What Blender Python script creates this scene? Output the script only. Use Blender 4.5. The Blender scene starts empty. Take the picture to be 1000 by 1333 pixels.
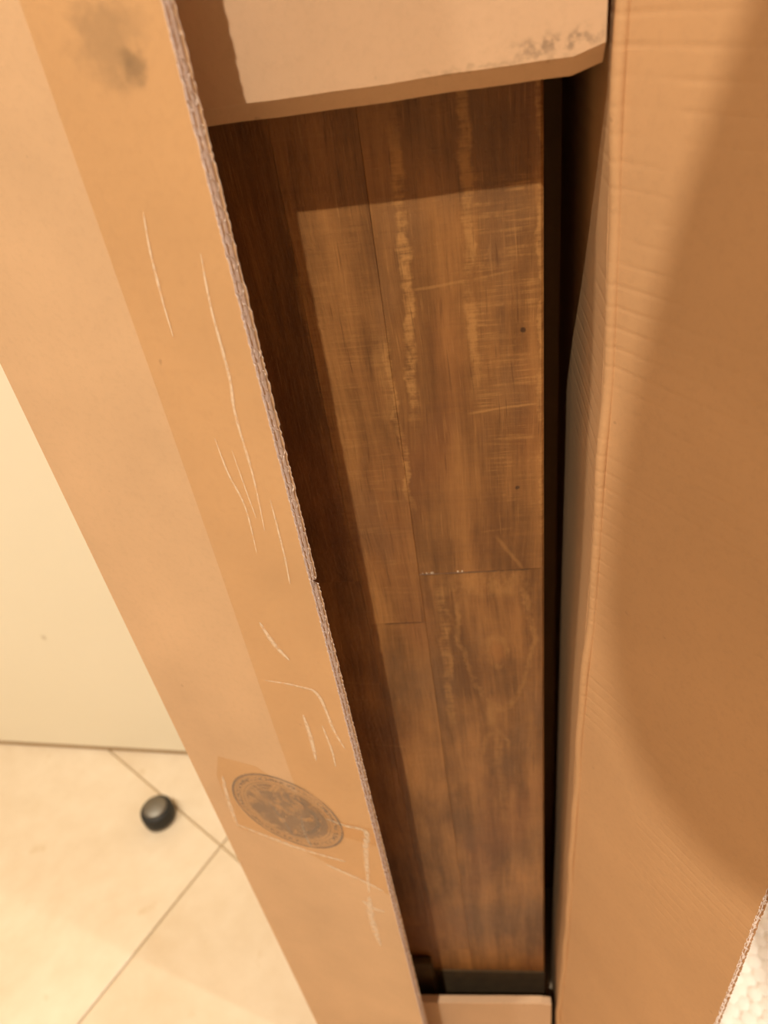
import bpy, bmesh, math, random
from mathutils import Matrix, Vector

scene = bpy.context.scene
R = math.radians
H = 0.87                      # camera height above the floor; lengths in metres


def lin(r, g, b):
    f = lambda c: (c / 255 / 12.92) if c / 255 <= 0.04045 else ((c / 255 + 0.055) / 1.055) ** 2.4
    return (f(r), f(g), f(b), 1.0)


# ------------------------------------------------------------------ camera
cam_data = bpy.data.cameras.new('camera')
cam = bpy.data.objects.new('camera', cam_data)
scene.collection.objects.link(cam)
right = Vector((0.98925047, 0.06856616, -0.12915953))
upv = Vector((0.06156832, 0.60585678, 0.79318781))
fwd = Vector((-0.13263802, 0.79261355, -0.5951226))
m = Matrix((right, upv, -fwd)).transposed().to_4x4()
m.translation = Vector((0, 0, H))
cam.matrix_world = m
cam_data.sensor_fit = 'VERTICAL'
cam_data.sensor_height = 36.0
cam_data.lens = 963 / 1333 * 36.0
cam_data.clip_start = 0.02
cam_data.clip_end = 50
cam_data.dof.use_dof = True
cam_data.dof.focus_distance = 0.31
cam_data.dof.aperture_fstop = 9.0
scene.camera = cam

# ------------------------------------------------------------------ world, lights, exposure
world = bpy.data.worlds.new('room_air')
scene.world = world
world.use_nodes = True
world.node_tree.nodes['Background'].inputs[0].default_value = (1.0, 0.85, 0.65, 1)
world.node_tree.nodes['Background'].inputs[1].default_value = 0.05

CEIL = 2.42
KEY = Vector((-0.231, -0.694, CEIL))          # the ceiling downlight that throws the shadows
WARM = (1.0, 0.955, 0.83)
COOL = (1.0, 0.96, 0.95)
DOWNLIGHTS = [(KEY, 39.0, 0.026, WARM), (Vector((-1.25, -0.35, CEIL)), 20.0, 0.08, WARM), (Vector((1.22, -0.51, CEIL)), 2.0, 0.04, COOL)]  # the left and right ones are added, unseen fill lights


def area_light(name, loc, power, shape, sx, sy=None, col=None):
    l = bpy.data.lights.new(name, 'AREA')
    l.energy = power
    l.shape = shape
    l.size = sx
    if sy:
        l.size_y = sy
    l.color = col or WARM
    o = bpy.data.objects.new(name, l)
    o.location = loc
    scene.collection.objects.link(o)
    return o


for _p, _w, _s, _c in DOWNLIGHTS:
    area_light('downlight_beam', _p - Vector((0, 0, 0.012)), _w, 'DISK', _s, col=_c)
SCONCE = Vector((1.60, -0.37, 1.40))           # wall lamp on the right, throws the box's shadow over the tiles
_o = area_light('wall_lamp_beam', SCONCE, 14.0, 'DISK', 0.07, col=COOL)
_o.rotation_euler = Vector((-0.92, 0.31, -0.30)).to_track_quat('-Z', 'Y').to_euler()

scene.view_settings.view_transform = 'Standard'
scene.view_settings.look = 'None'
scene.view_settings.gamma = 1.0
scene.view_settings.use_curve_mapping = False
scene.view_settings.exposure = 0.21
scene.cycles.use_denoising = True
scene.cycles.use_adaptive_sampling = True
scene.cycles.adaptive_threshold = 0.04
scene.cycles.max_bounces = 5
scene.cycles.diffuse_bounces = 4
scene.cycles.transparent_max_bounces = 16


# ------------------------------------------------------------------ shader helpers
class X:
    """a float socket with arithmetic"""
    def __init__(s, nt, v):
        s.nt, s.v = nt, v

    def op(s, kind, o=0.0, c=None):
        n = s.nt.nodes.new('ShaderNodeMath')
        n.operation = kind
        for i, q in enumerate((s, o, c)):
            if q is None:
                continue
            if isinstance(q, X):
                s.nt.links.new(q.v, n.inputs[i])
            else:
                n.inputs[i].default_value = q
        return X(s.nt, n.outputs[0])

    def __add__(s, o): return s.op('ADD', o)
    __radd__ = __add__
    def __sub__(s, o): return s.op('SUBTRACT', o)
    def __rsub__(s, o): return (s * -1.0) + o
    def __mul__(s, o): return s.op('MULTIPLY', o)
    __rmul__ = __mul__
    def __truediv__(s, o): return s.op('DIVIDE', o)
    def __pow__(s, o): return s.op('POWER', o)
    def abs(s): return s.op('ABSOLUTE')
    def sin(s): return s.op('SINE')
    def sqrt(s): return s.op('SQRT')
    def min(s, o): return s.op('MINIMUM', o)
    def max(s, o): return s.op('MAXIMUM', o)
    def atan2(s, o): return s.op('ARCTAN2', o)
    def fract(s): return s.op('FRACT')

    def step(s, lo, hi):
        """smoothstep; lo > hi gives the falling edge"""
        n = s.nt.nodes.new('ShaderNodeMapRange')
        n.interpolation_type = 'SMOOTHSTEP'
        a, b, t0, t1 = (lo, hi, 0, 1) if lo < hi else (hi, lo, 1, 0)
        s.nt.links.new(s.v, n.inputs['Value'])
        n.inputs['From Min'].default_value = a
        n.inputs['From Max'].default_value = b
        n.inputs['To Min'].default_value = t0
        n.inputs['To Max'].default_value = t1
        return X(s.nt, n.outputs['Result'])

    def band(s, lo, hi, soft):
        return s.step(lo - soft, lo + soft) * s.step(hi + soft, hi - soft)


class Mat:
    def __init__(s, name, rough=0.8, spec=0.3):
        s.m = bpy.data.materials.new(name)
        s.m.use_nodes = True
        s.nt = s.m.node_tree
        s.b = s.nt.nodes['Principled BSDF']
        s.b.inputs['Roughness'].default_value = rough
        s.b.inputs['Specular IOR Level'].default_value = spec
        tc = s.nt.nodes.new('ShaderNodeTexCoord')
        s.obj = tc.outputs['Object']
        sp = s.nt.nodes.new('ShaderNodeSeparateXYZ')
        s.nt.links.new(s.obj, sp.inputs[0])
        s.x, s.y, s.z = (X(s.nt, sp.outputs[i]) for i in range(3))

    def vec(s, a, b, c=0.0):
        n = s.nt.nodes.new('ShaderNodeCombineXYZ')
        for i, q in enumerate((a, b, c)):
            if isinstance(q, X):
                s.nt.links.new(q.v, n.inputs[i])
            else:
                n.inputs[i].default_value = q
        return n.outputs[0]

    def noise(s, vec=None, scale=1.0, detail=3.0, rough=0.55, dist=0.0):
        n = s.nt.nodes.new('ShaderNodeTexNoise')
        s.nt.links.new(vec if vec is not None else s.obj, n.inputs['Vector'])
        n.inputs['Scale'].default_value = scale
        n.inputs['Detail'].default_value = detail
        n.inputs['Roughness'].default_value = rough
        n.inputs['Distortion'].default_value = dist
        return X(s.nt, n.outputs['Fac'])

    def rand(s):
        n = s.nt.nodes.new('ShaderNodeObjectInfo')
        return X(s.nt, n.outputs['Random'])

    def mix(s, fac, a, b, blend='MIX'):
        n = s.nt.nodes.new('ShaderNodeMix')
        n.data_type = 'RGBA'
        n.blend_type = blend
        n.clamp_factor = True
        if isinstance(fac, X):
            s.nt.links.new(fac.v, n.inputs[0])
        else:
            n.inputs[0].default_value = fac
        for i, q in ((6, a), (7, b)):
            if isinstance(q, tuple):
                n.inputs[i].default_value = q
            else:
                s.nt.links.new(q, n.inputs[i])
        return n.outputs[2]

    def color(s, c):
        if isinstance(c, tuple):
            s.b.inputs['Base Color'].default_value = c
        else:
            s.nt.links.new(c, s.b.inputs['Base Color'])
        return s

    def rough(s, x):
        s.nt.links.new(x.v, s.b.inputs['Roughness'])
        return s

    def bump(s, h, strength=0.3, dist=0.001):
        n = s.nt.nodes.new('ShaderNodeBump')
        n.inputs['Strength'].default_value = strength
        n.inputs['Distance'].default_value = dist
        s.nt.links.new(h.v, n.inputs['Height'])
        s.nt.links.new(n.outputs[0], s.b.inputs['Normal'])
        return s


# ------------------------------------------------------------------ materials
def cardboard(name, tone, flute=None, spots=(), mott=0.5, bump=0.25, scuffs=()):
    M = Mat(name, 0.82, 0.25)
    big = M.noise(scale=14, detail=3)
    fib = M.noise(scale=300, detail=4, rough=0.75)
    t = [c for c in tone[:3]]
    dark = tuple(c * 0.80 for c in t) + (1,)
    lite = tuple(min(1, c * 1.13) for c in t) + (1,)
    c = M.mix((big - 0.5) * (2.2 * mott) + 0.5, dark, lite)
    c = M.mix((fib - 0.45).step(0.0, 0.25) * 0.18, c, tuple(q * 0.72 for q in t) + (1,))
    speck = M.noise(scale=160, detail=1)
    c = M.mix(speck.step(0.77, 0.82) * 0.35, c, tuple(q * 0.45 for q in t) + (1,))
    for (sx, sy, sz, r, amount, hue) in spots:
        d = ((M.x - sx) ** 2.0 + (M.y - sy) ** 2.0 + (M.z - sz) ** 2.0).sqrt()
        k = (d + (M.noise(scale=130, detail=4) - 0.5) * (r * 1.6)).step(r, r * 0.25)
        c = M.mix(k * amount, c, hue)
    for (x0, x1, z0, slope, th, amount, hue) in scuffs:
        line = (M.z - z0 - (M.x - x0) * slope + (M.noise(scale=220, detail=4) - 0.5) * 0.006).abs().step(th, th * 0.2)
        k = line * M.x.band(x0, x1, 0.008) * M.noise(scale=340, detail=3).step(0.40, 0.62)
        c = M.mix(k * amount, c, hue)
    M.color(c)
    h = fib * 0.4
    if flute:
        wav = M.noise(scale=26, detail=2)
        ph = (M.z * (1.0 / flute) + wav * 0.22).fract()
        ridge = (ph - 0.5).abs().step(0.22, 0.0)
        mod = M.noise(scale=22, detail=2).step(0.30, 0.62)
        h = h - ridge * mod * 0.55
    M.bump(h, bump, 0.0012)
    return M.m


KRAFT = lin(196, 148, 100)
card_out = cardboard('kraft_outer', lin(210, 170, 130), mott=0.45,
                     spots=[(0.098, 0.0, 0.862, 0.016, 0.30, lin(96, 88, 78)), (0.1045, 0.0, 0.856, 0.006, 0.40, lin(80, 74, 66))])
card_in = cardboard('kraft_inner', lin(200, 153, 108), flute=0.0079, mott=0.30, bump=0.15)
card_end = cardboard('kraft_end_flap', lin(213, 173, 136), mott=0.30,
                     scuffs=[(0.088, 0.113, 0.8425, 0.06, 0.0035, 0.6, lin(120, 98, 78)), (0.060, 0.105, 0.8395, 0.0, 0.0012, 0.35, lin(150, 122, 92))])
card_wall = cardboard('kraft_wall', lin(190, 145, 100), mott=0.3)

M = Mat('cut_edge', 0.95, 0.1)
k = M.noise(scale=500, detail=3)
M.color(M.mix(k, lin(204, 182, 166), lin(240, 222, 206)))
M.bump(k, 0.5, 0.001)
cut_edge = M.m
M = Mat('flute_paper', 0.95, 0.1)
k = M.noise(scale=400, detail=3)
M.color(M.mix(k, lin(208, 186, 170), lin(240, 222, 206)))
flute_paper = M.m


def make_tape(name):
    mt = bpy.data.materials.new(name)
    mt.use_nodes = True
    nt = mt.node_tree
    nt.nodes.remove(nt.nodes['Principled BSDF'])
    out = nt.nodes['Material Output']
    tr = nt.nodes.new('ShaderNodeBsdfTransparent')
    tr.inputs[0].default_value = (0.992, 0.966, 0.922, 1)
    gl = nt.nodes.new('ShaderNodeBsdfGlossy')
    gl.inputs['Roughness'].default_value = 0.28
    no = nt.nodes.new('ShaderNodeTexNoise')
    no.inputs['Scale'].default_value = 60
    no.inputs['Detail'].default_value = 3
    tc = nt.nodes.new('ShaderNodeTexCoord')
    nt.links.new(tc.outputs['Object'], no.inputs['Vector'])
    bu = nt.nodes.new('ShaderNodeBump')
    bu.inputs['Strength'].default_value = 0.25
    bu.inputs['Distance'].default_value = 0.002
    nt.links.new(no.outputs['Fac'], bu.inputs['Height'])
    nt.links.new(bu.outputs[0], gl.inputs['Normal'])
    mx = nt.nodes.new('ShaderNodeMixShader')
    mx.inputs[0].default_value = 0.025
    nt.links.new(tr.outputs[0], mx.inputs[1])
    nt.links.new(gl.outputs[0], mx.inputs[2])
    nt.links.new(mx.outputs[0], out.inputs[0])
    return mt


tape_mat = make_tape('clear_tape')


def alpha_mat(name, build):
    M = Mat(name, 0.7, 0.2)
    fac, col = build(M)
    M.color(col)
    tr = M.nt.nodes.new('ShaderNodeBsdfTransparent')
    mx = M.nt.nodes.new('ShaderNodeMixShader')
    M.nt.links.new(fac.v, mx.inputs[0])
    M.nt.links.new(tr.outputs[0], mx.inputs[1])
    M.nt.links.new(M.b.outputs[0], mx.inputs[2])
    M.nt.links.new(mx.outputs[0], M.nt.nodes['Material Output'].inputs[0])
    return M.m


def crease_build(M):
    k = M.noise(scale=300, detail=3).step(0.30, 0.60)
    at = M.nt.nodes.new('ShaderNodeAttribute')
    at.attribute_name = 'soft'
    return (k * 0.34 + 0.20) * X(M.nt, at.outputs['Fac']).step(0.0, 0.8), lin(250, 228, 200)


crease_mat = alpha_mat('tape_crease', crease_build)
SR = 0.038


def stamp_build(M):
    u, v = M.x, M.z
    r = (u * u + v * v).sqrt() * (1 / SR)
    th = v.atan2(u)
    ring = r.band(0.945, 0.985, 0.008) + r.band(0.755, 0.775, 0.008) * 0.7
    tx = M.noise(M.vec(th * 9.0, r * 9.0), scale=1.6, detail=2, rough=0.7)
    text = r.band(0.82, 0.90, 0.01) * tx.step(0.46, 0.54) * 0.9
    sw = M.noise(scale=52, detail=3, rough=0.55, dist=2.2)
    inner = r.step(0.76, 0.70) * (sw.step(0.38, 0.50) * 0.55 + 0.30)
    arcs = ((r * 26.0).sin().step(0.3, 0.7)) * r.band(0.52, 0.72, 0.02) * u.step(0.002, 0.012) * 0.6
    wear = M.noise(scale=60, detail=4).step(0.30, 0.52)
    k = (ring + text + inner + arcs).min(1.0) * (wear * 0.6 + 0.4)
    k = k.max(r.step(0.98, 0.94) * 0.22)
    return k * 0.60, lin(138, 122, 108)


stamp_mat = alpha_mat('stamp_ink', stamp_build)

# wood: object coordinates are x across the panel (world x) and z height above the panel's foot
ZB = 0.075                     # foot of the panel above the floor


def wood():
    M = Mat('stained_wood', 0.5, 0.4)
    rnd = M.rand()
    x, z = M.x, M.z - (H - ZB)           # z measured from eye level
    off = rnd * 7.0
    wob = (M.noise(M.vec(x * 14.0, z * 5.0, off), detail=2) - 0.5)
    gx = x + wob * 0.014
    g1 = M.noise(M.vec(gx * 70.0, z * 4.0, off), detail=5, rough=0.7)
    g2 = M.noise(M.vec(gx * 480.0, z * 22.0, off), detail=3, rough=0.7)
    blot = M.noise(M.vec(x * 26.0, z * 16.0, off), detail=4, rough=0.6)
    saw = M.noise(M.vec(x * 30.0, z * 560.0, off), detail=3, rough=0.7)
    brk = M.noise(M.vec(x * 110.0, z * 60.0, 3.3), detail=4, rough=0.7)
    edge = (M.noise(M.vec(x * 30.0, z * 60.0, 1.7), detail=4, rough=0.7) - 0.5)
    v = g1 * 0.60 + g2 * 0.14 + blot * 0.50 + (saw - 0.5) * 0.06 + (rnd - 0.5) * 0.10
    c = M.mix(v.step(0.42, 0.86), lin(101, 64, 32), lin(174, 119, 66))
    red = M.noise(M.vec(x * 18.0, z * 7.0, 9.0), detail=2)
    c = M.mix(red.step(0.48, 0.66) * 0.35, c, lin(128, 74, 40))
    c = M.mix(g2.step(0.58, 0.74) * 0.22, c, lin(78, 46, 24))
    grey = M.noise(M.vec(x * 24.0, z * 10.0, 5.0), detail=3)
    c = M.mix(grey.step(0.50, 0.66) * 0.35, c, lin(116, 84, 58))

    def streak(x0, slope, w, za, zb, amt, soft=0.012):
        d = (x - x0 - (z + 0.11) * slope + edge * 0.010).abs()
        return d.step(w, w * 0.3) * z.band(zb, za, soft) * (brk * 0.6 + saw * 0.4).step(0.38, 0.58) * amt

    p = streak(-0.0250, 0.034, 0.0030, -0.052, -0.163, 1.0)
    p = p.max(streak(0.0006, 0.020, 0.0030, -0.03, -0.150, 0.75))
    p = p.max(streak(0.0278, 0.0, 0.0018, -0.02, -0.24, 0.75, 0.03))
    p = p.max(streak(-0.0362, -0.02, 0.0022, -0.125, -0.21, 0.75))
    p = p.max(streak(-0.0390, -0.03, 0.0050, -0.12, -0.17, 0.35))
    p = p.max(streak(-0.0655, 0.0, 0.0036, -0.08, -0.25, 0.35, 0.03))
    p = p.max(streak(-0.0195, 0.03, 0.0036, -0.262, -0.38, 0.5))
    p = p.max(streak(-0.0090, -0.03, 0.0040, -0.390, -0.50, 0.25))
    # rubbed band between two seams, with cross saw marks, ending in a straight line
    inb = x.band(0.0005, 0.027, 0.003)
    rub = inb * z.band(-0.163, -0.066, 0.001) * (saw.step(0.46, 0.66) * 0.7 + 0.1) * (brk + blot * 0.6 - 0.3).step(0.36, 0.66)
    p = p.max(rub * 0.75)
    rub2 = x.band(0.006, 0.027, 0.006) * z.band(-0.225, -0.166, 0.02) * saw.step(0.48, 0.68) * brk.step(0.40, 0.66)
    p = p.max(rub2 * 0.55)
    sawl = x.band(-0.064, -0.040, 0.008) * z.band(-0.29, -0.09, 0.04) * saw.step(0.50, 0.70) * brk.step(0.35, 0.6)
    p = p.max(sawl * 0.30)
    # cross lines left by the saw
    for (xa, xb, zz, sl, am) in ((-0.022, 0.018, -0.1065, 0.10, 0.5), (-0.002, 0.028, -0.1640, 0.08, 0.7),
                                 (-0.090, -0.062, -0.3405, -0.16, 0.30), (-0.086, -0.060, -0.4020, -0.12, 0.45),
                                 (-0.090, -0.064, -0.3560, -0.1, 0.2), (-0.012, 0.012, -0.5660, 0.05, 0.25),
                                 (0.001, 0.012, -0.2310, 0.1, 0.5)):
        d = (z - zz - (x - xa) * sl + edge * 0.003).abs()
        p = p.max(d.step(0.0010, 0.0001) * x.band(xa, xb, 0.004) * brk.step(0.30, 0.6) * am)

    # knot figure: pale irregular outline, broad above and pointed below
    def figure(cx, cz, rx, rz, th, am):
        dz = (z - cz + edge * 0.016) * (1 / rz)
        taper = 1.0 + (dz.min(0.0)) * 0.38
        dx = (x - cx + edge * 0.010 + wob * 0.014) * (1 / rx) / taper
        d = ((dx.abs() ** 2.3) + (dz.abs() ** 2.3)).sqrt()
        return d, (d - 1.0).abs().step(th, th * 0.1) * am * brk.step(0.30, 0.66)

    low = z.step(-0.2575, -0.2590)
    d, r1 = figure(0.0025, -0.312, 0.0205, 0.055, 0.14, 0.50)
    p = p.max(r1 * low)
    d2, r2 = figure(-0.003, -0.415, 0.0085, 0.022, 0.30, 0.40)
    p = p.max(r2 * z.step(-0.425, -0.405))
    d4, r4 = figure(0.002, -0.3195, 0.0050, 0.0115, 0.5, 0.45)
    p = p.max(r4)
    p = p.max(((x + 0.0025 + edge * 0.006).abs().step(0.0040, 0.0005) * z.band(-0.385, -0.364, 0.006)) * 0.5)
    # end-grain glow just under the joint and an inverted V of figure above it
    p = p.max(z.band(-0.275, -0.2585, 0.004) * x.band(-0.022, 0.018, 0.008) * brk.step(0.36, 0.62) * 0.45)
    p = p.max((((x - 0.0065) + (z + 0.236) * 0.55 + edge * 0.004).abs().step(0.0018, 0.0002) * z.band(-0.2565, -0.236, 0.003)) * 0.35)
    c = M.mix(p * 0.72, c, lin(196, 142, 82))
    c = M.mix(d4.step(1.0, 0.2) * 0.45, c, lin(172, 112, 60))
    hole = ((x - 0.0205 + edge * 0.003) ** 2.0 + (z + 0.1275) ** 2.0).sqrt().step(0.0016, 0.0007)
    hole = hole.max(((x - 0.0165 + edge * 0.003) ** 2.0 + (z + 0.2060) ** 2.0).sqrt().step(0.0014, 0.0006))
    c = M.mix(hole * 0.8, c, lin(56, 32, 18))
    # fine scratches along the grain, pale and dark
    fs = M.noise(M.vec(gx * 1100.0, z * 38.0, off), detail=2, rough=0.6)
    c = M.mix(fs.step(0.60, 0.76) * 0.30, c, lin(190, 136, 80))
    c = M.mix(fs.step(0.40, 0.26) * 0.40, c, lin(70, 40, 20))
    # end joints: thin dark line, with glints on the glue painted as bright specks
    jl = (z + 0.2578 + edge * 0.0012).abs().step(0.0008, 0.0002) * x.band(-0.034, 0.022, 0.002) * brk.step(0.30, 0.5)
    jl = jl.max((z + 0.2928 + edge * 0.0012).abs().step(0.0009, 0.0002) * x.band(-0.057, -0.036, 0.003))
    c = M.mix(jl * 0.5, c, lin(58, 34, 20))
    gl = (z + 0.2568).abs().step(0.0009, 0.0003) * (x.band(-0.0335, -0.0275, 0.0006) + x.band(-0.0165, -0.0120, 0.0006)) * fs.step(0.48, 0.56)
    c = M.mix(gl * 0.9, c, lin(226, 206, 180))
    M.color(c)
    M.rough(0.58 - g1 * 0.20)
    pit = M.noise(M.vec(x * 500.0, z * 320.0, 2.0), detail=2)
    M.bump(g2 * 0.5 + saw * 0.3 + pit * 0.5, 0.55, 0.0010)
    return M.m


wood_mat = wood()

M = Mat('shade_dark_wood', 0.75, 0.2)
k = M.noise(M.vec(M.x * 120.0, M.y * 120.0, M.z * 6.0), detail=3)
M.color(M.mix(k, lin(44, 22, 11), lin(66, 34, 17)))  # dark colour stands in for shade in the gap behind the panel
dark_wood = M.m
M = Mat('dark_foot', 0.9, 0.15)
M.color(M.mix(M.noise(scale=90), lin(62, 48, 33), lin(90, 72, 50)))  # dark brown of the shade strip and corner guard at the panel's foot
foot_mat = M.m

M = Mat('cream_paint', 0.42, 0.4)
k = M.noise(scale=5, detail=2)
smudge = ((M.x + 0.1217) ** 2.0 + (M.z - 0.2375) ** 2.0).sqrt()
c = M.mix(k, lin(238, 228, 204), lin(243, 233, 210))
c = M.mix((smudge + (M.noise(scale=200) - 0.5) * 0.005).step(0.0055, 0.001) * 0.5, c, lin(168, 142, 104))
M.color(c)
wall_mat = M.m
M = Mat('ceiling_paint', 0.9, 0.2)
M.color(M.mix(M.noise(scale=4), lin(214, 194, 160), lin(222, 202, 168)))
ceil_mat = M.m
M = Mat('tan_paint', 0.8, 0.2)
M.color(M.mix(M.noise(scale=4), lin(172, 145, 108), lin(182, 155, 118)))
tan_mat = M.m
M = Mat('joint_sealant', 0.7, 0.2)
M.color(M.mix(M.noise(scale=60), lin(150, 122, 86), lin(172, 142, 102)))
joint_mat = M.m
M = Mat('grout', 0.9, 0.2)
M.color(M.mix(M.noise(scale=120), lin(176, 150, 108), lin(198, 172, 128)))
grout_mat = M.m


def stone_tile():
    M = Mat('cream_stone_tile', 0.4, 0.4)
    a = M.noise(scale=6, detail=5, rough=0.6, dist=0.6)
    b = M.noise(scale=38, detail=4, rough=0.6)
    v = (a - 0.5) * 1.5 + (b - 0.5) * 0.6 + 0.5 + (M.rand() - 0.5) * 0.3
    c = M.mix(v, lin(206, 182, 150), lin(228, 211, 186))
    c = M.mix(M.noise(scale=24, detail=3).step(0.66, 0.76) * 0.35, c, lin(190, 156, 108))
    M.color(c)
    M.bump(b, 0.05, 0.001)
    return M.m


tile_mat = stone_tile()


def metal(name, col, rough):
    M = Mat(name, rough, 0.5)
    M.b.inputs['Metallic'].default_value = 1.0
    M.color(M.mix(M.noise(scale=80), tuple(q * 0.85 for q in col[:3]) + (1,), col))
    return M.m


steel = metal('brushed_steel', lin(140, 134, 124), 0.55)
M = Mat('black_rubber', 0.6, 0.4)
M.color(M.mix(M.noise(scale=150), lin(30, 29, 27), lin(46, 44, 40)))
rubber = M.m
M = Mat('white_cotton', 0.95, 0.1)
M.color(M.mix(M.noise(scale=300), lin(240, 230, 216), lin(250, 244, 234)))
cotton = M.m


def emitter(name, strength):
    M = Mat(name)
    M.color((0.9, 0.9, 0.9, 1))
    M.b.inputs['Emission Color'].default_value = WARM + (1,)
    M.b.inputs['Emission Strength'].default_value = strength
    k = M.noise(scale=3)
    return M.m


lamp_glow = emitter('lamp_diffuser', 6.0)
M = Mat('white_enamel', 0.5, 0.4)
M.color(M.mix(M.noise(scale=9), lin(228, 226, 220), lin(238, 236, 230)))
enamel = M.m


# ------------------------------------------------------------------ mesh helpers
def link(o, parent=None):
    scene.collection.objects.link(o)
    if parent is not None:
        o.parent = parent
    return o


def mesh_obj(name, verts, faces, mat, parent=None, base=(0, 0, 0), smooth=False, mats=None, fmat=None):
    """verts in world space; base = world position of the object's origin (parent's origin for parts)"""
    me = bpy.data.meshes.new(name)
    b = Vector(base)
    me.from_pydata([tuple(Vector(v) - b) for v in verts], [], faces)
    for mm in (mats or [mat]):
        me.materials.append(mm)
    if fmat:
        for i, p in enumerate(me.polygons):
            p.material_index = fmat[i]
    bm = bmesh.new()
    bm.from_mesh(me)
    bmesh.ops.recalc_face_normals(bm, faces=bm.faces)
    bm.to_mesh(me)
    bm.free()
    if smooth:
        for p in me.polygons:
            p.use_smooth = True
    o = bpy.data.objects.new(name, me)
    link(o, parent)
    if parent is None:
        o.location = base
    return o


def empty(name, loc):
    o = bpy.data.objects.new(name, None)
    o.location = loc
    o.empty_display_size = 0.05
    return link(o)


def tag(o, label=None, cat=None, group=None, kind=None):
    for k_, v_ in (('label', label), ('category', cat), ('group', group), ('kind', kind)):
        if v_:
            o[k_] = v_
    return o


def box(x0, x1, y0, y1, z0, z1):
    v = [(x, y, z) for z in (z0, z1) for y in (y0, y1) for x in (x0, x1)]
    f = [(0, 2, 3, 1), (4, 5, 7, 6), (0, 1, 5, 4), (2, 6, 7, 3), (0, 4, 6, 2), (1, 3, 7, 5)]
    return v, f


def bevel(o, w, seg=2):
    md = o.modifiers.new('soft_edge', 'BEVEL')
    md.width = w
    md.segments = seg
    md.limit_method = 'ANGLE'
    return o


def sweep(rings, closed=True, caps=True):
    """rings: list of equally long point lists"""
    n = len(rings[0])
    v = [p for r_ in rings for p in r_]
    f = []
    for i in range(len(rings) - 1):
        for j in range(n if closed else n - 1):
            k_ = (j + 1) % n
            f.append((i * n + j, i * n + k_, (i + 1) * n + k_, (i + 1) * n + j))
    if caps and closed:
        f.append(tuple(range(n)))
        f.append(tuple((len(rings) - 1) * n + j for j in range(n)))
    return v, f


def lathe(prof, cx, cy, seg=48):
    rings = [[(cx + r_ * math.cos(2 * math.pi * k_ / seg), cy + r_ * math.sin(2 * math.pi * k_ / seg), z_) for k_ in range(seg)] for r_, z_ in prof]
    return sweep(rings)


def join(parts):
    V, Fc = [], []
    for v, f in parts:
        n = len(V)
        V += list(v)
        Fc += [tuple(i + n for i in q) for q in f]
    return V, Fc


def lerp_table(t, tab):
    for (a, va), (b, vb) in zip(tab, tab[1:]):
        if a <= t <= b:
            s = (t - a) / (b - a)
            s = s * s * (3 - 2 * s)
            return va + (vb - va) * s
    return tab[0][1] if t < tab[0][0] else tab[-1][1]


# ------------------------------------------------------------------ the room
floor = mesh_obj('floor', *box(-2.4, 1.7, -2.6, 1.0, -0.06, -0.0035), grout_mat)
tag(floor, kind='structure')
# stone tiles laid on the diagonal, each a piece of its own
J = Vector((-0.356, 0.475))
A1 = Vector((math.cos(R(-35.0)), math.sin(R(-35.0))))
A2 = Vector((math.cos(R(61.0)), math.sin(R(61.0))))
TS, G = 0.46, 0.0019
ta, tb = G / 2, TS - G / 2
tile_me = bpy.data.meshes.new('tile')
quad = [A1 * a + A2 * b for a, b in ((ta, ta), (tb, ta), (tb, tb), (ta, tb))]
ins = [A1 * a + A2 * b for a, b in ((ta + .0012, ta + .0012), (tb - .0012, ta + .0012), (tb - .0012, tb - .0012), (ta + .0012, tb - .0012))]
tv = [(q.x, q.y, -0.0035) for q in quad] + [(q.x, q.y, -0.0012) for q in quad] + [(q.x, q.y, 0.0) for q in ins]
tf = [(0, 1, 2, 3)]
for i in range(4):
    j = (i + 1) % 4
    tf += [(i, j, 4 + j, 4 + i), (4 + i, 4 + j, 8 + j, 8 + i)]
tf.append((8, 9, 10, 11))
tile_me.from_pydata(tv, [], tf)
bm = bmesh.new(); bm.from_mesh(tile_me); bmesh.ops.recalc_face_normals(bm, faces=bm.faces); bm.to_mesh(tile_me); bm.free()
tile_me.materials.append(tile_mat)
for i in range(-8, 9):
    for j in range(-8, 9):
        p = J + A1 * (TS * i) + A2 * (TS * j)
        c_ = p + (A1 + A2) * (TS / 2)
        if -2.0 < c_.x < 1.3 and -2.2 < c_.y < 0.85:
            o = bpy.data.objects.new('tile', tile_me)
            o.location = (p.x, p.y, 0)
            link(o, floor)

WA = R(-4.7)                                  # the back wall is a little askew to the box
wx, wy = Vector((math.cos(WA), math.sin(WA), 0)), Vector((-math.sin(WA), math.cos(WA), 0))
W0 = Vector((-0.443, 0.611, 0))


def wall_box(a0, a1, d0, d1, z0, z1):
    v, f = box(a0, a1, d0, d1, z0, z1)
    return [tuple(W0 + wx * p[0] + wy * p[1] + Vector((0, 0, p[2]))) for p in v], f


def wall_obj(name, args, mat, rot_local=True):
    v, f = box(*args)
    me = bpy.data.meshes.new(name)
    me.from_pydata(v, [], f)
    bm = bmesh.new(); bm.from_mesh(me); bmesh.ops.recalc_face_normals(bm, faces=bm.faces); bm.to_mesh(me); bm.free()
    me.materials.append(mat)
    o = bpy.data.objects.new(name, me)
    o.location = W0
    o.rotation_euler = (0, 0, WA)
    return link(o)


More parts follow.
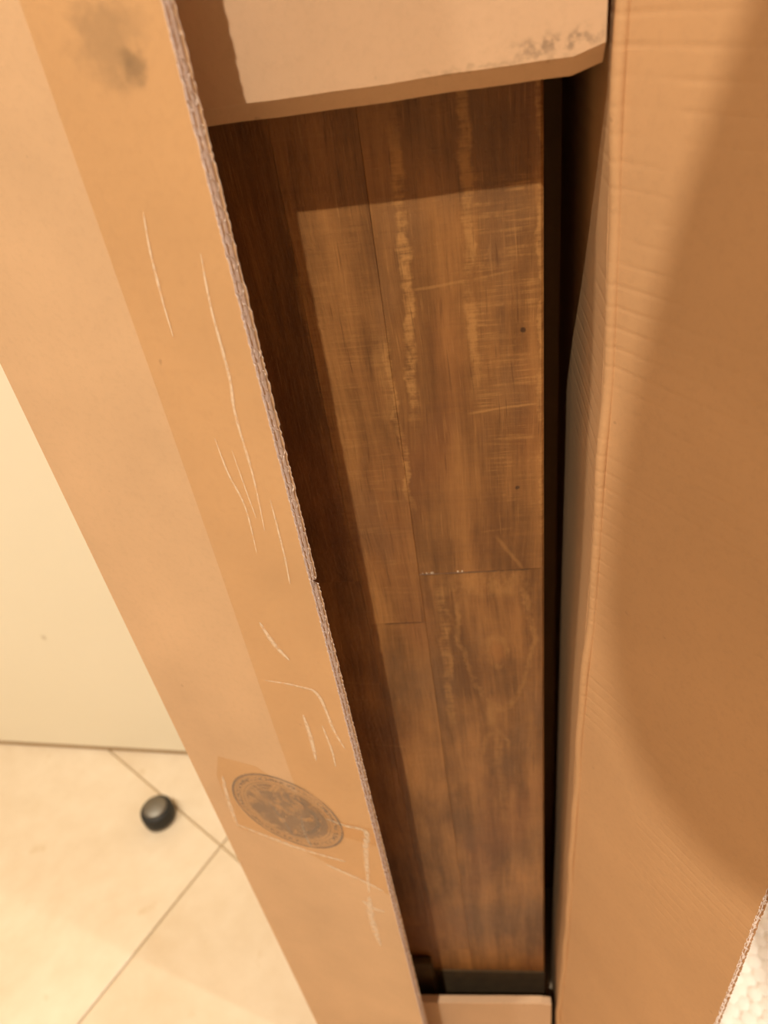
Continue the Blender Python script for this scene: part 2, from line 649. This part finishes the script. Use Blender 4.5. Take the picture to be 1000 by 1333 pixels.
wall = tag(wall_obj('wall_back', (-2.0, 2.2, 0.0, 0.1, 0.007, CEIL + 0.05), wall_mat), kind='structure')
tag(wall_obj('trim_1', (-2.0, 2.2, -0.0006, 0.06, 0.0002, 0.0069), joint_mat), kind='structure')
tag(mesh_obj('wall_left', *box(-2.5, -2.4, -2.6, 0.85, 0.0, CEIL + 0.05), tan_mat), kind='structure')
tag(mesh_obj('wall_right', *box(1.7, 1.8, -2.6, 0.45, 0.0, CEIL + 0.05), tan_mat), kind='structure')
tag(mesh_obj('wall_front', *box(-2.5, 1.8, -2.7, -2.6, 0.0, CEIL + 0.05), tan_mat), kind='structure')
tag(mesh_obj('ceiling', *box(-2.5, 1.8, -2.7, 1.0, CEIL + 0.05, CEIL + 0.12), ceil_mat), kind='structure')

# ------------------------------------------------------------------ the cardboard box
BX0, BX1, BY0, BY1 = -0.187, 0.048, 0.259, 0.430
BZ1 = H + 0.230
T = 0.0063
BB = Vector((-0.07, 0.345, 0.0))
carton = empty('cardboard_box', BB)
tag(carton, 'tall kraft cardboard box standing upright, opened down its front', 'box')


def bow(z):                                    # the right side wall leans in towards the foot
    return lerp_table(z - H, [(-0.88, -0.0115), (-0.76, -0.0095), (-0.58, -0.0052), (-0.39, -0.0032), (-0.216, 0.0006), (-0.14, 0.0016), (-0.0375, 0.0), (0.09, 0.0)])


ZS = [i * BZ1 / 60 for i in range(61)]
# left, back, top and bottom panels
mesh_obj('side_panel', *box(BX0, BX0 + T, BY0 + 0.0085, BY1, 0, BZ1), card_wall, carton, BB)
mesh_obj('back_panel', *box(BX0 + T, BX1 + 0.004, BY1 - T, BY1, 0, BZ1), card_wall, carton, BB)
mesh_obj('end_panel', *box(BX0 + T, BX1 - 0.0115, BY0 + 0.0085, BY1 - T, 0, T), card_wall, carton, BB)
mesh_obj('end_panel', *box(BX0 + T, BX1 - 0.0005, BY0 + 0.0085, BY1 - T, BZ1 - T, BZ1), card_wall, carton, BB)
# right side panel, bowed
rings = []
for z in ZS:
    b0 = bow(z)
    ring = []
    for (dx, yy) in ((-0.001, BY0 + 0.0035), (-0.001, BY0 + 0.03), (-0.001, BY0 + 0.08), (0.004, BY1), (0.004 + T, BY1), (T - 0.001, BY0 + 0.08), (T - 0.001, BY0 + 0.0035)):
        s = max(0.0, 1 - (yy - BY0) / (BY1 - BY0))
        ring.append((BX1 + dx + b0 * s, yy, z))
    rings.append(ring)
mesh_obj('side_panel', *sweep(rings), card_in, carton, BB, smooth=False)

# right flap: rolled fold, then the open flap with its inner face to the camera
RA = R(-56.0)
rd = Vector((math.cos(RA), math.sin(RA), 0))      # along the flap, towards its free edge
rn = Vector((math.sin(RA), -math.cos(RA), 0))     # normal of the inner face
rn = Vector((-0.829, -0.559, 0))
RW = 0.1125
random.seed(4)
rag = [random.uniform(-0.0003, 0.0003) for _ in range(2000)]


def board(parent, name, hinge, along, into, width, zlo, zhi, mat_face, notch=None, w_in=0.0, mat_back=None):
    """a double-wall corrugated flap: three liners and two flutings that show at the free edge.
    hinge(z) -> point on the visible face; into -> direction from the visible face through the thickness"""
    n = int((zhi - zlo) / 0.0012)
    zs = [zlo + (zhi - zlo) * i / n for i in range(n + 1)]
    t_l = 0.0004
    levels = [(0.0, t_l), (0.0028, 0.0028 + t_l), (T - t_l, T)]
    V, Fc, Fm = [], [], []
    for li, (d0, d1) in enumerate(levels):
        base_n = len(V)
        wa = w_in if li == 0 else w_in + 0.002
        for i, z in enumerate(zs):
            we = width + rag[(i * 3 + li * 57) % 2000] - (0.0004 if li == 1 else 0)
            if notch and abs(z - notch) < 0.0010 and li >= 1:
                we -= 0.0035
            h_ = hinge(z)
            for (w_, d_) in ((wa, d0), (we, d0), (we, d1), (wa, d1)):
                p = h_ + along * w_ + into * d_
                V.append((p.x, p.y, z))
        for i in range(n):
            a = base_n + i * 4
            for j in range(4):
                k_ = (j + 1) % 4
                Fc.append((a + j, a + k_, a + 4 + k_, a + 4 + j))
                Fm.append(1 if j == 1 else (0 if (j == 0 or li != 2) else 2))
        Fc.append((base_n, base_n + 1, base_n + 2, base_n + 3)); Fm.append(1)
        e = base_n + n * 4
        Fc.append((e, e + 1, e + 2, e + 3)); Fm.append(1)
    for (d0, d1) in ((t_l, 0.0028), (0.0028 + t_l, T - t_l)):
        cn = len(V)
        for i, z in enumerate(zs):
            h_ = hinge(z)
            we = width - 0.0010 - (0.0035 if notch and abs(z - notch) < 0.0010 else 0)
            for (w_, d_) in ((width - 0.012, d0), (we, d0), (we, d1), (width - 0.012, d1)):
                p = h_ + along * w_ + into * d_
                V.append((p.x, p.y, z))
        for i in range(n):
            a = cn + i * 4
            Fc.append((a + 1, a + 2, a + 6, a + 5)); Fm.append(1)
    fl = mesh_obj(name, V, Fc, mat_face, parent, BB, mats=[mat_face, cut_edge, mat_back or mat_face], fmat=Fm)
    for (da, db, pitch, ph) in ((t_l, 0.0028, 0.0062, 0.3), (0.0028 + t_l, T - t_l, 0.0079, 1.1)):
        V, Fc = [], []
        mm = int((zhi - zlo) / (pitch / 10))
        for i in range(mm + 1):
            z = zlo + 0.0005 + (zhi - zlo - 0.001) * i / mm
            s = math.sin(2 * math.pi * z / pitch + ph + 0.7 * math.sin(z * 31))
            s = max(-1, min(1, s * 1.25))
            d = (da + db) / 2 + s * (db - da - 0.0004) / 2
            h_ = hinge(z)
            we = width - 0.0005 + rag[(i * 7) % 2000] * 1.2
            if notch and abs(z - notch) < 0.0010:
                we -= 0.0035
            for (w_, dd) in ((width - 0.016, -0.0002), (we, -0.0002), (we, 0.0002), (width - 0.016, 0.0002)):
                p = h_ + along * w_ + into * (d + dd)
                V.append((p.x, p.y, z))
        Fc = []
        for i in range(mm):
            a = i * 4
            for j in range(4):
                k_ = (j + 1) % 4
                Fc.append((a + j, a + k_, a + 4 + k_, a + 4 + j))
        Fc += [(0, 1, 2, 3), tuple(mm * 4 + q for q in range(4))]
        fo = mesh_obj('fluting', V, Fc, flute_paper, fl, BB)
    return fl


def r_hinge(z):
    return Vector((BX1 + 0.0016 + bow(z), BY0 - 0.0016, z))


right_flap = board(carton, 'flap', r_hinge, rd, -rn, RW, 0.003, BZ1 - 0.003, card_in, w_in=0.0)
right_flap['label'] = 'front flap swung wide open, inner face showing'
# the rolled fold line that joins the panel to the flap
rings = []
for z in [0.003 + i * (BZ1 - 0.006) / 120 for i in range(121)]:
    b0 = bow(z) + 0.0004 * math.sin(z * 43) + 0.0003 * math.sin(z * 97)
    ring = []
    for a in range(12):
        th = 2 * math.pi * a / 12
        ring.append((BX1 + b0 + 0.0010 + 0.0026 * math.cos(th), BY0 + 0.0008 + 0.0032 * math.sin(th), z))
    rings.append(ring)
mesh_obj('fold', *sweep(rings), card_in, carton, BB, smooth=True)

# left flap: nearly closed, lifted at its free edge
LA = R(-16.5)
ld = Vector((math.cos(LA), math.sin(LA), 0))
ln = Vector((-math.sin(LA), math.cos(LA), 0))     # from the outer face inwards
LH = Vector((-0.187, 0.2593, 0))
LW = 0.1182
left_flap = board(carton, 'flap', lambda z: Vector((LH.x, LH.y, z)), ld, ln, LW, 0.002, BZ1 - 0.002, card_out, notch=H - 0.2085)
left_flap['label'] = 'front flap lifted a little, taped outer face showing'
# give it object coordinates along its own face (x = distance from the hinge)
lm = Matrix(((ld.x, ln.x, 0, LH.x), (ld.y, ln.y, 0, LH.y), (0, 0, 1, 0), (0, 0, 0, 1)))
lm_inv = lm.inverted()
bt = Matrix.Translation(BB)
left_flap.data.transform(lm_inv @ bt)
left_flap.matrix_basis = bt.inverted() @ lm
for ch in left_flap.children:
    ch.data.transform(lm_inv @ bt)
    ch.matrix_basis = Matrix.Identity(4)


def on_left(w, z, d=0.0):                          # point on the left flap in its own coordinates
    return (w, -d, z)


def flap_part(name, V, Fc, mat, origin=(0, 0, 0), smooth=False):
    me = bpy.data.meshes.new(name)
    o_ = Vector(origin)
    me.from_pydata([tuple(Vector(v) - o_) for v in V], [], Fc)
    bm = bmesh.new(); bm.from_mesh(me); bmesh.ops.recalc_face_normals(bm, faces=bm.faces); bm.to_mesh(me); bm.free()
    me.materials.append(mat)
    if smooth:
        for p in me.polygons:
            p.use_smooth = True
    o = bpy.data.objects.new(name, me)
    o.location = origin
    return link(o, left_flap)


# clear packing tape along the free edge
tz0, tz1 = H - 0.415, BZ1 - 0.002
rings = []
for i in range(81):
    z = tz0 + (tz1 - tz0) * i / 80
    w0 = 0.0733 + 0.0003 * math.sin(z * 20)
    rings.append([on_left(w0, z, 0.00005), on_left(0.1180, z, 0.00005), on_left(0.1180, z, 0.00020), on_left(w0, z, 0.00020)])
tp = flap_part('tape', *sweep(rings), tape_mat)
tp['label'] = 'clear packing tape with creases'
# strip of tape wrapped across the flap below the stamp
V, Fc = join([(lambda pts: sweep([[on_left(a, b, 0.0001) for a, b in pts], [on_left(a, b, 0.00028) for a, b in pts]]))(
    [(0.016, H - 0.385), (0.0145, H - 0.415), (0.0135, H - 0.444), (0.036, H - 0.4465), (0.064, H - 0.450), (0.098, H - 0.466), (0.1180, H - 0.474), (0.1180, H - 0.396), (0.095, H - 0.3985), (0.05, H - 0.362), (0.024, H - 0.362)])])
flap_part('tape', V, Fc, tape_mat)

# pale creases in the tape
CREASES = [
    ([(0.0925, -0.0529), (0.0905, -0.0640), (0.0896, -0.0740), (0.0890, -0.0826), (0.0887, -0.0945)], 0.0010),
    ([(0.1093, -0.0661), (0.1075, -0.0837), (0.1071, -0.1088), (0.1051, -0.1243), (0.1052, -0.1513), (0.1033, -0.178)], 0.0012),
    ([(0.0929, -0.1351), (0.0940, -0.1508), (0.0973, -0.1671), (0.0961, -0.1915)], 0.0009),
    ([(0.1100, -0.1616), (0.1095, -0.1892), (0.1083, -0.2066)], 0.0009),
    ([(0.0990, -0.1400), (0.1000, -0.1580), (0.1010, -0.1720)], 0.0006),
    ([(0.0776, -0.2778), (0.0972, -0.2766), (0.1068, -0.2805), (0.1102, -0.3065), (0.1140, -0.3212)], 0.0018),
    ([(0.0943, -0.2995), (0.0947, -0.3185), (0.0936, -0.3392)], 0.0022),
    ([(0.1040, -0.3050), (0.1055, -0.3250), (0.1050, -0.3400)], 0.0013),
    ([(0.0208, -0.3834), (0.0167, -0.4102), (0.0147, -0.4426)], 0.0030),
    ([(0.0147, -0.4406), (0.0372, -0.4446), (0.0646, -0.4475), (0.0923, -0.4460)], 0.0035),
    ([(0.0764, -0.4584), (0.0996, -0.4649), (0.1145, -0.4709)], 0.0035),
    ([(0.0880, -0.3990), (0.1000, -0.4010), (0.1128, -0.4005), (0.1100, -0.4200), (0.1067, -0.4464), (0.1030, -0.4800)], 0.0034),
    ([(0.1024, -0.4850), (0.0994, -0.5100), (0.0990, -0.5350), (0.0997, -0.5596)], 0.0046),
    ([(0.0960, -0.4950), (0.1040, -0.5010), (0.1110, -0.5000)], 0.0040),
    ([(0.0490, -0.3980), (0.0560, -0.4200), (0.0590, -0.4350)], 0.0012),
    ([(0.0700, -0.4050), (0.0680, -0.4250), (0.0700, -0.4420)], 0.0016),
    ([(0.0860, -0.2350), (0.0900, -0.2480), (0.0960, -0.2580)], 0.0026),
]


def catmull(p, n=8):
    q = [p[0]] + p + [p[-1]]
    out = []
    for i in range(len(p) - 1):
        a, b, c, d = q[i:i + 4]
        for s in range(n):
            t = s / n
            out.append(tuple(0.5 * (2 * b[k_] + (c[k_] - a[k_]) * t + (2 * a[k_] - 5 * b[k_] + 4 * c[k_] - d[k_]) * t * t + (3 * b[k_] - a[k_] - 3 * c[k_] + d[k_]) * t ** 3) for k_ in (0, 1)))
    out.append(p[-1])
    return out


random.seed(11)
for pts, wd in CREASES:
    pts = catmull([(a, b + H) for a, b in pts])
    rings = []
    for i, (a, b) in enumerate(pts):
        j0, j1 = pts[max(0, i - 1)], pts[min(len(pts) - 1, i + 1)]
        dx, dz = j1[0] - j0[0], j1[1] - j0[1]
        l_ = math.hypot(dx, dz) or 1
        nx, nz = -dz / l_, dx / l_
        s = math.sin(math.pi * min(1, max(0, (i + 0.4) / (len(pts) - 0.2)))) ** 0.5
        hw = wd / 2 * s * random.uniform(0.8, 1.1)
        hw *= 1.7
        rings.append([on_left(a - nx * hw, b - nz * hw, 0.00031), on_left(a, b, 0.00034), on_left(a + nx * hw, b + nz * hw, 0.00031)])
    cr_ = flap_part('tape_crease', *sweep(rings, closed=False, caps=False), crease_mat, smooth=True)
    at = cr_.data.attributes.new('soft', 'FLOAT', 'POINT')
    at.data.foreach_set('value', [1.0 if q % 3 == 1 else 0.0 for q in range(len(rings) * 3)])

# the round maker's stamp printed on the flap
seg = 64
so = on_left(0.0601, H - 0.4048, 0.00042)
V = [(so[0] + SR * math.cos(2 * math.pi * k_ / seg), so[1] + q, so[2] + SR * math.sin(2 * math.pi * k_ / seg)) for q in (0.0, 0.00008) for k_ in range(seg)]
Fc = [tuple(range(seg)), tuple(range(seg, 2 * seg))] + [(k_, (k_ + 1) % seg, seg + (k_ + 1) % seg, seg + k_) for k_ in range(seg)]
# print only on the outward face: the rim and back stay inside the board's surface
st = flap_part('printed_stamp', [v for v in V[:seg]], [tuple(range(seg))], stamp_mat, so)
st['label'] = 'round grey ink stamp, scuffed'

# short end flaps folded in over the contents: front face, crushed bevelled lip, back


def end_flap(x0, x1, zfold, zedge_l, zedge_r, lip, dirn):
    """dirn -1: hangs down from the top; +1: rises from the bottom"""
    n = 24
    rings = []
    yf = BY0 + 0.0030
    for i in range(n + 1):
        s = i / n
        x = x0 + (x1 - x0) * s
        wob_ = 0.00015 * math.sin(s * 17) + 0.00012 * math.sin(s * 41 + 1)
        ze = zedge_l + (zedge_r - zedge_l) * s + wob_
        rnd = 0.0028 * max(0.0, (s - 0.955) / 0.045) ** 2
        ze -= dirn * rnd
        rings.append([(x, yf, zfold), (x, yf, ze - dirn * lip), (x, yf + 0.0006, ze - dirn * (lip - 0.0006)), (x, yf + T * 0.72, ze), (x, yf + T, ze), (x, yf + T, zfold)])
    return sweep(rings)


top_flap = mesh_obj('end_flap', *end_flap(BX0 + T + 0.002, 0.0445, BZ1 - T - 0.0005, H - 0.0375, H - 0.0365, 0.0056, -1), card_end, carton, BB)
bot_flap = mesh_obj('end_flap', *end_flap(BX0 + T + 0.002, 0.0325, T + 0.0005, H - 0.754, H - 0.7445, 0.0004, 1), card_end, carton, BB)

# ------------------------------------------------------------------ the wooden panel inside
WF, WT = 0.287, 0.020
PBASE = Vector((0.0, WF, ZB))
panel = empty('wooden_panel', PBASE)
tag(panel, 'brown stained wooden panel of glued staves inside the open cardboard box', 'wood panel')
XL, XR, ZT, ZF = -0.150, 0.0290, H + 0.190, H - 0.742
XA, XB, XC, XS = -0.101, -0.067, -0.035, 0.0004
STAVES = [
    (XL, XA, ZT, H - 0.11), (XL, XA, H - 0.11, H - 0.52), (XL, XA, H - 0.52, ZF),
    (XA, XB, ZT, H - 0.2600), (XA, XB, H - 0.2600, H - 0.655), (XA, XB, H - 0.655, ZF),
    (XB, XC, ZT, H - 0.2925), (XB, XC, H - 0.2925, H - 0.70), (XB, XC, H - 0.70, ZF),
    (XC, XR, ZT, H - 0.2575), (XC, XR, H - 0.2575, ZF),
]
random.seed(7)
for (xa, xb, zt, zl) in STAVES:
    e, cf = 0.00003, 0.00014
    dy = random.uniform(-0.00018, 0.00018)
    xa2, xb2, zl2, zt2 = xa + e, xb - e, zl + e, zt - e
    cr = 0.0011 if abs(xb - XR) < 1e-6 else cf
    y0 = WF + dy
    ring_f = [(xa2 + cf, y0, zl2 + cf), (xb2 - cr, y0, zl2 + cf), (xb2 - cr, y0, zt2 - cf), (xa2 + cf, y0, zt2 - cf)]
    ring_m = [(xa2, y0 + cf, zl2), (xb2, y0 + cr, zl2), (xb2, y0 + cr, zt2), (xa2, y0 + cf, zt2)]
    ring_b = [(xa2, WF + WT, zl2), (xb2, WF + WT, zl2), (xb2, WF + WT, zt2), (xa2, WF + WT, zt2)]
    mesh_obj('stave', *sweep([ring_f, ring_m, ring_b]), wood_mat, panel, PBASE)
# dark strip at the panel's foot, standing in for the shadowed gap
bevel(mesh_obj('shade_strip', *box(XL, XR + 0.0005, WF - 0.0012, WF + WT, ZB, ZF - 0.0002), foot_mat, panel, PBASE), 0.0012)
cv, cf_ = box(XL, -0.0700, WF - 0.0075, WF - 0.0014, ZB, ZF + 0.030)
bevel(mesh_obj('corner_guard', cv, cf_, foot_mat, panel, PBASE), 0.0015)
# packing block under the panel and a board behind it, darkened to stand for shade
pk = mesh_obj('packing_block', *box(-0.17, 0.030, WF - 0.004, BY1 - T - 0.002, T + 0.0002, ZB - 0.0002), dark_wood, None, (-0.07, 0.35, T + 0.0002))
bevel(pk, 0.002)
tag(pk, 'dark packing block at the foot of the wooden panel, inside the box', 'packing block')
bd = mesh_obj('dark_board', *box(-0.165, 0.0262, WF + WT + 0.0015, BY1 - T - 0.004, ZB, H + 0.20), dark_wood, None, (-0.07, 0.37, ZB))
bevel(bd, 0.001)
tag(bd, 'board darkened to stand in for shade in the gap behind the stained wooden panel', 'board')

# ------------------------------------------------------------------ door stop on the floor
DX, DY = -0.449, 0.513
ds = empty('door_stop', (DX, DY, 0.0))
tag(ds, 'small round dark metal stop fixed to the cream tile floor', 'door stop')


def lathe_part(name, prof, mat):
    o = mesh_obj(name, *lathe(prof, DX, DY), mat, ds, (DX, DY, 0), smooth=True)
    md = o.modifiers.new('split', 'EDGE_SPLIT')
    md.split_angle = R(40)
    return o


lathe_part('base', [(0.0205, 0.0001), (0.0210, 0.003), (0.0205, 0.005)], steel)
lathe_part('rubber_ring', [(0.0195, 0.0051), (0.0212, 0.0060), (0.0214, 0.016), (0.0208, 0.021), (0.0185, 0.0240), (0.0150, 0.0250)], rubber)
lathe_part('cap', [(0.0155, 0.0251), (0.0150, 0.0275), (0.0120, 0.0295), (0.002, 0.0305)], steel)

# ------------------------------------------------------------------ bath mat
MX0, MX1, MY0, MY1 = 0.150, 0.80, -0.05, 0.50
mat_e = empty('bath_mat', ((MX0 + MX1) / 2, (MY0 + MY1) / 2, 0))
tag(mat_e, 'white nubby bath mat on the floor to the right of the box', 'mat')
mb = ((MX0 + MX1) / 2, (MY0 + MY1) / 2, 0)
bevel(mesh_obj('backing', *box(MX0, MX1, MY0, MY1, 0.0002, 0.006), cotton, mat_e, mb), 0.002)
random.seed(3)
parts = []
x = MX0 + 0.008
row = 0
while x < MX1 - 0.006:
    y = MY0 + 0.008 + (0.008 if row % 2 else 0)
    while y < MY1 - 0.006:
        rr = random.uniform(0.0065, 0.0085)
        hh = random.uniform(0.0022, 0.0042)
        cx, cy = x + random.uniform(-.002, .002), y + random.uniform(-.002, .002)
        if mb:
            rings = []
            for (fr, fz) in ((1.0, 0.0), (1.02, 0.45), (0.75, 0.85), (0.25, 1.0)):
                rings.append([(cx + rr * fr * math.cos(k_ * math.pi / 4), cy + rr * fr * math.sin(k_ * math.pi / 4), 0.0055 + hh * fz) for k_ in range(8)])
            parts.append(sweep(rings))
        y += 0.0125
    x += 0.0110
    row += 1
nb = mesh_obj('nubs', *join(parts), cotton, mat_e, mb, smooth=True)
nb['kind'] = 'stuff'

# ------------------------------------------------------------------ ceiling fittings (above the frame; left and right ones added as fill light)
for i, (p, w_, s_, c_) in enumerate(DOWNLIGHTS):
    e_ = empty('ceiling_downlight', (p.x, p.y, CEIL + 0.05))
    tag(e_, ('round recessed ceiling downlight nearest the box front', 'added fill downlight, out of view on the left of the ceiling', 'added fill downlight, out of view on the right of the ceiling')[i], 'lamp', 'ceiling downlights')
    r_ = s_ / 2
    mesh_obj('ring', *join([sweep([[(p.x + q * math.cos(k_ * math.pi / 24), p.y + q * math.sin(k_ * math.pi / 24), z_) for k_ in range(48)] for q, z_ in ((r_, CEIL + 0.0498), (r_ + 0.02, CEIL + 0.0498), (r_ + 0.016, CEIL + 0.004), (r_, CEIL + 0.002), (r_, CEIL + 0.0498))], caps=False)]), enamel, e_, (p.x, p.y, CEIL + 0.05))
    mesh_obj('diffuser', *lathe([(r_ - 0.001, CEIL + 0.02), (r_ - 0.001, CEIL + 0.010)], p.x, p.y), lamp_glow, e_, (p.x, p.y, CEIL + 0.05))
# ------------------------------------------------------------------ the photographer, leaning over the box behind the camera (shades the open flap)
M = Mat('skin', 0.6, 0.3)
M.color(M.mix(M.noise(scale=20), lin(196, 150, 122), lin(208, 162, 134)))
skin_mat = M.m
M = Mat('grey_clothes', 0.9, 0.1)
M.color(M.mix(M.noise(scale=30), lin(120, 118, 114), lin(136, 132, 128)))
cloth_mat = M.m
M = Mat('dark_hair', 0.6, 0.3)
M.color(M.mix(M.noise(M.vec(M.x * 200.0, M.y * 30.0, M.z * 30.0)), lin(40, 28, 20), lin(64, 46, 32)))
hair_mat = M.m
PB = Vector((0.07, -0.80, 0.0))
joints = {
    'pelvis': ((0.07, -0.80, 0.84), (0.15, 0.12)), 'waist': ((0.07, -0.70, 0.98), (0.13, 0.10)), 'chest': ((0.065, -0.52, 1.13), (0.16, 0.11)),
    'neckbase': ((0.06, -0.33, 1.23), (0.075, 0.065)), 'neck': ((0.055, -0.22, 1.25), (0.052, 0.052)), 'skull': ((0.0503, -0.14, 1.28), (0.07, 0.07)),
}
chain = [('pelvis', 'waist'), ('waist', 'chest'), ('chest', 'neckbase'), ('neckbase', 'neck'), ('neck', 'skull')]
for s_, n_ in ((-1, 'l'), (1, 'r')):
    joints.update({
        'sh' + n_: ((0.065 + s_ * 0.17, -0.44, 1.17), (0.06, 0.06)), 'el' + n_: ((0.07 + s_ * 0.25, -0.50, 0.92), (0.042, 0.042)),
        'wr' + n_: ((0.07 + s_ * 0.20, -0.60, 0.70), (0.028, 0.028)), 'hd' + n_: ((0.07 + s_ * 0.17, -0.60, 0.61), (0.032, 0.02)),
        'hp' + n_: ((0.07 + s_ * 0.09, -0.80, 0.76), (0.09, 0.09)), 'kn' + n_: ((0.07 + s_ * 0.11, -0.72, 0.44), (0.062, 0.062)),
        'an' + n_: ((0.07 + s_ * 0.11, -0.82, 0.09), (0.042, 0.042)), 'to' + n_: ((0.07 + s_ * 0.12, -0.66, 0.045), (0.038, 0.034))})
    chain += [('chest', 'sh' + n_), ('sh' + n_, 'el' + n_), ('el' + n_, 'wr' + n_), ('wr' + n_, 'hd' + n_), ('pelvis', 'hp' + n_), ('hp' + n_, 'kn' + n_), ('kn' + n_, 'an' + n_), ('an' + n_, 'to' + n_)]
names = list(joints)
me = bpy.data.meshes.new('person')
me.from_pydata([tuple(Vector(joints[n_][0]) - PB) for n_ in names], [(names.index(a), names.index(b)) for a, b in chain], [])
me.materials.append(cloth_mat)
person = bpy.data.objects.new('person', me)
person.location = PB
link(person)
sk = person.modifiers.new('skin', 'SKIN')
for i, n_ in enumerate(names):
    me.skin_vertices[0].data[i].radius = joints[n_][1]
me.skin_vertices[0].data[0].use_root = True
person.modifiers.new('smooth', 'SUBSURF').levels = 2
person.modifiers['smooth'].render_levels = 2
tag(person, 'person in grey clothes leaning forward over the box with arms hanging', 'person')
HC = Vector((0.0440, -0.12, H + 0.4336))


def head_shape(name, mat, ax, grow, keep):
    V, Fc = [], []
    nu, nv = 40, 28
    for j in range(nv + 1):
        ph = math.pi * j / nv
        for i in range(nu):
            th = 2 * math.pi * i / nu
            d = Vector((math.sin(ph) * math.cos(th), math.sin(ph) * math.sin(th), math.cos(ph)))
            g = grow
            # the face looks down and forwards: nose, brow, chin
            f = Vector((0, 0.75, -0.66))
            nose = max(0.0, 1 - (d - f.normalized()).length / 0.22)
            q = Vector((d.x * ax[0], d.y * ax[1], d.z * ax[2])) * g
            if keep(d):
                q += f * 0.018 * nose
            V.append(tuple(HC + q))
    for j in range(nv):
        for i in range(nu):
            a, b = j * nu + i, j * nu + (i + 1) % nu
            Fc.append((a, b, b + nu, a + nu))
    return mesh_obj(name, V, Fc, mat, person, PB, smooth=True)


head_shape('head', skin_mat, (0.092, 0.080, 0.104), 1.0, lambda d: True)
hv = head_shape('hair', hair_mat, (0.100, 0.085, 0.110), 1.0, lambda d: False)
bm = bmesh.new()
bm.from_mesh(hv.data)
bmesh.ops.delete(bm, geom=[v for v in bm.verts if (v.co + PB - HC).normalized().dot(Vector((0, 0.75, -0.66))) > 0.45], context='VERTS')
bm.to_mesh(hv.data)
bm.free()

# wall lamp on the right-hand wall (outside the frame)
SB = (1.6995, SCONCE.y, SCONCE.z)
wl = empty('wall_lamp', SB)
tag(wl, 'small white wall lamp on the right-hand wall', 'lamp')
bevel(mesh_obj('back_plate', *box(1.680, 1.6995, SCONCE.y - 0.05, SCONCE.y + 0.05, SCONCE.z - 0.08, SCONCE.z + 0.08), enamel, wl, SB), 0.004)
bevel(mesh_obj('lamp_body', *box(1.640, 1.680, SCONCE.y - 0.035, SCONCE.y + 0.035, SCONCE.z - 0.04, SCONCE.z + 0.05), enamel, wl, SB), 0.006)
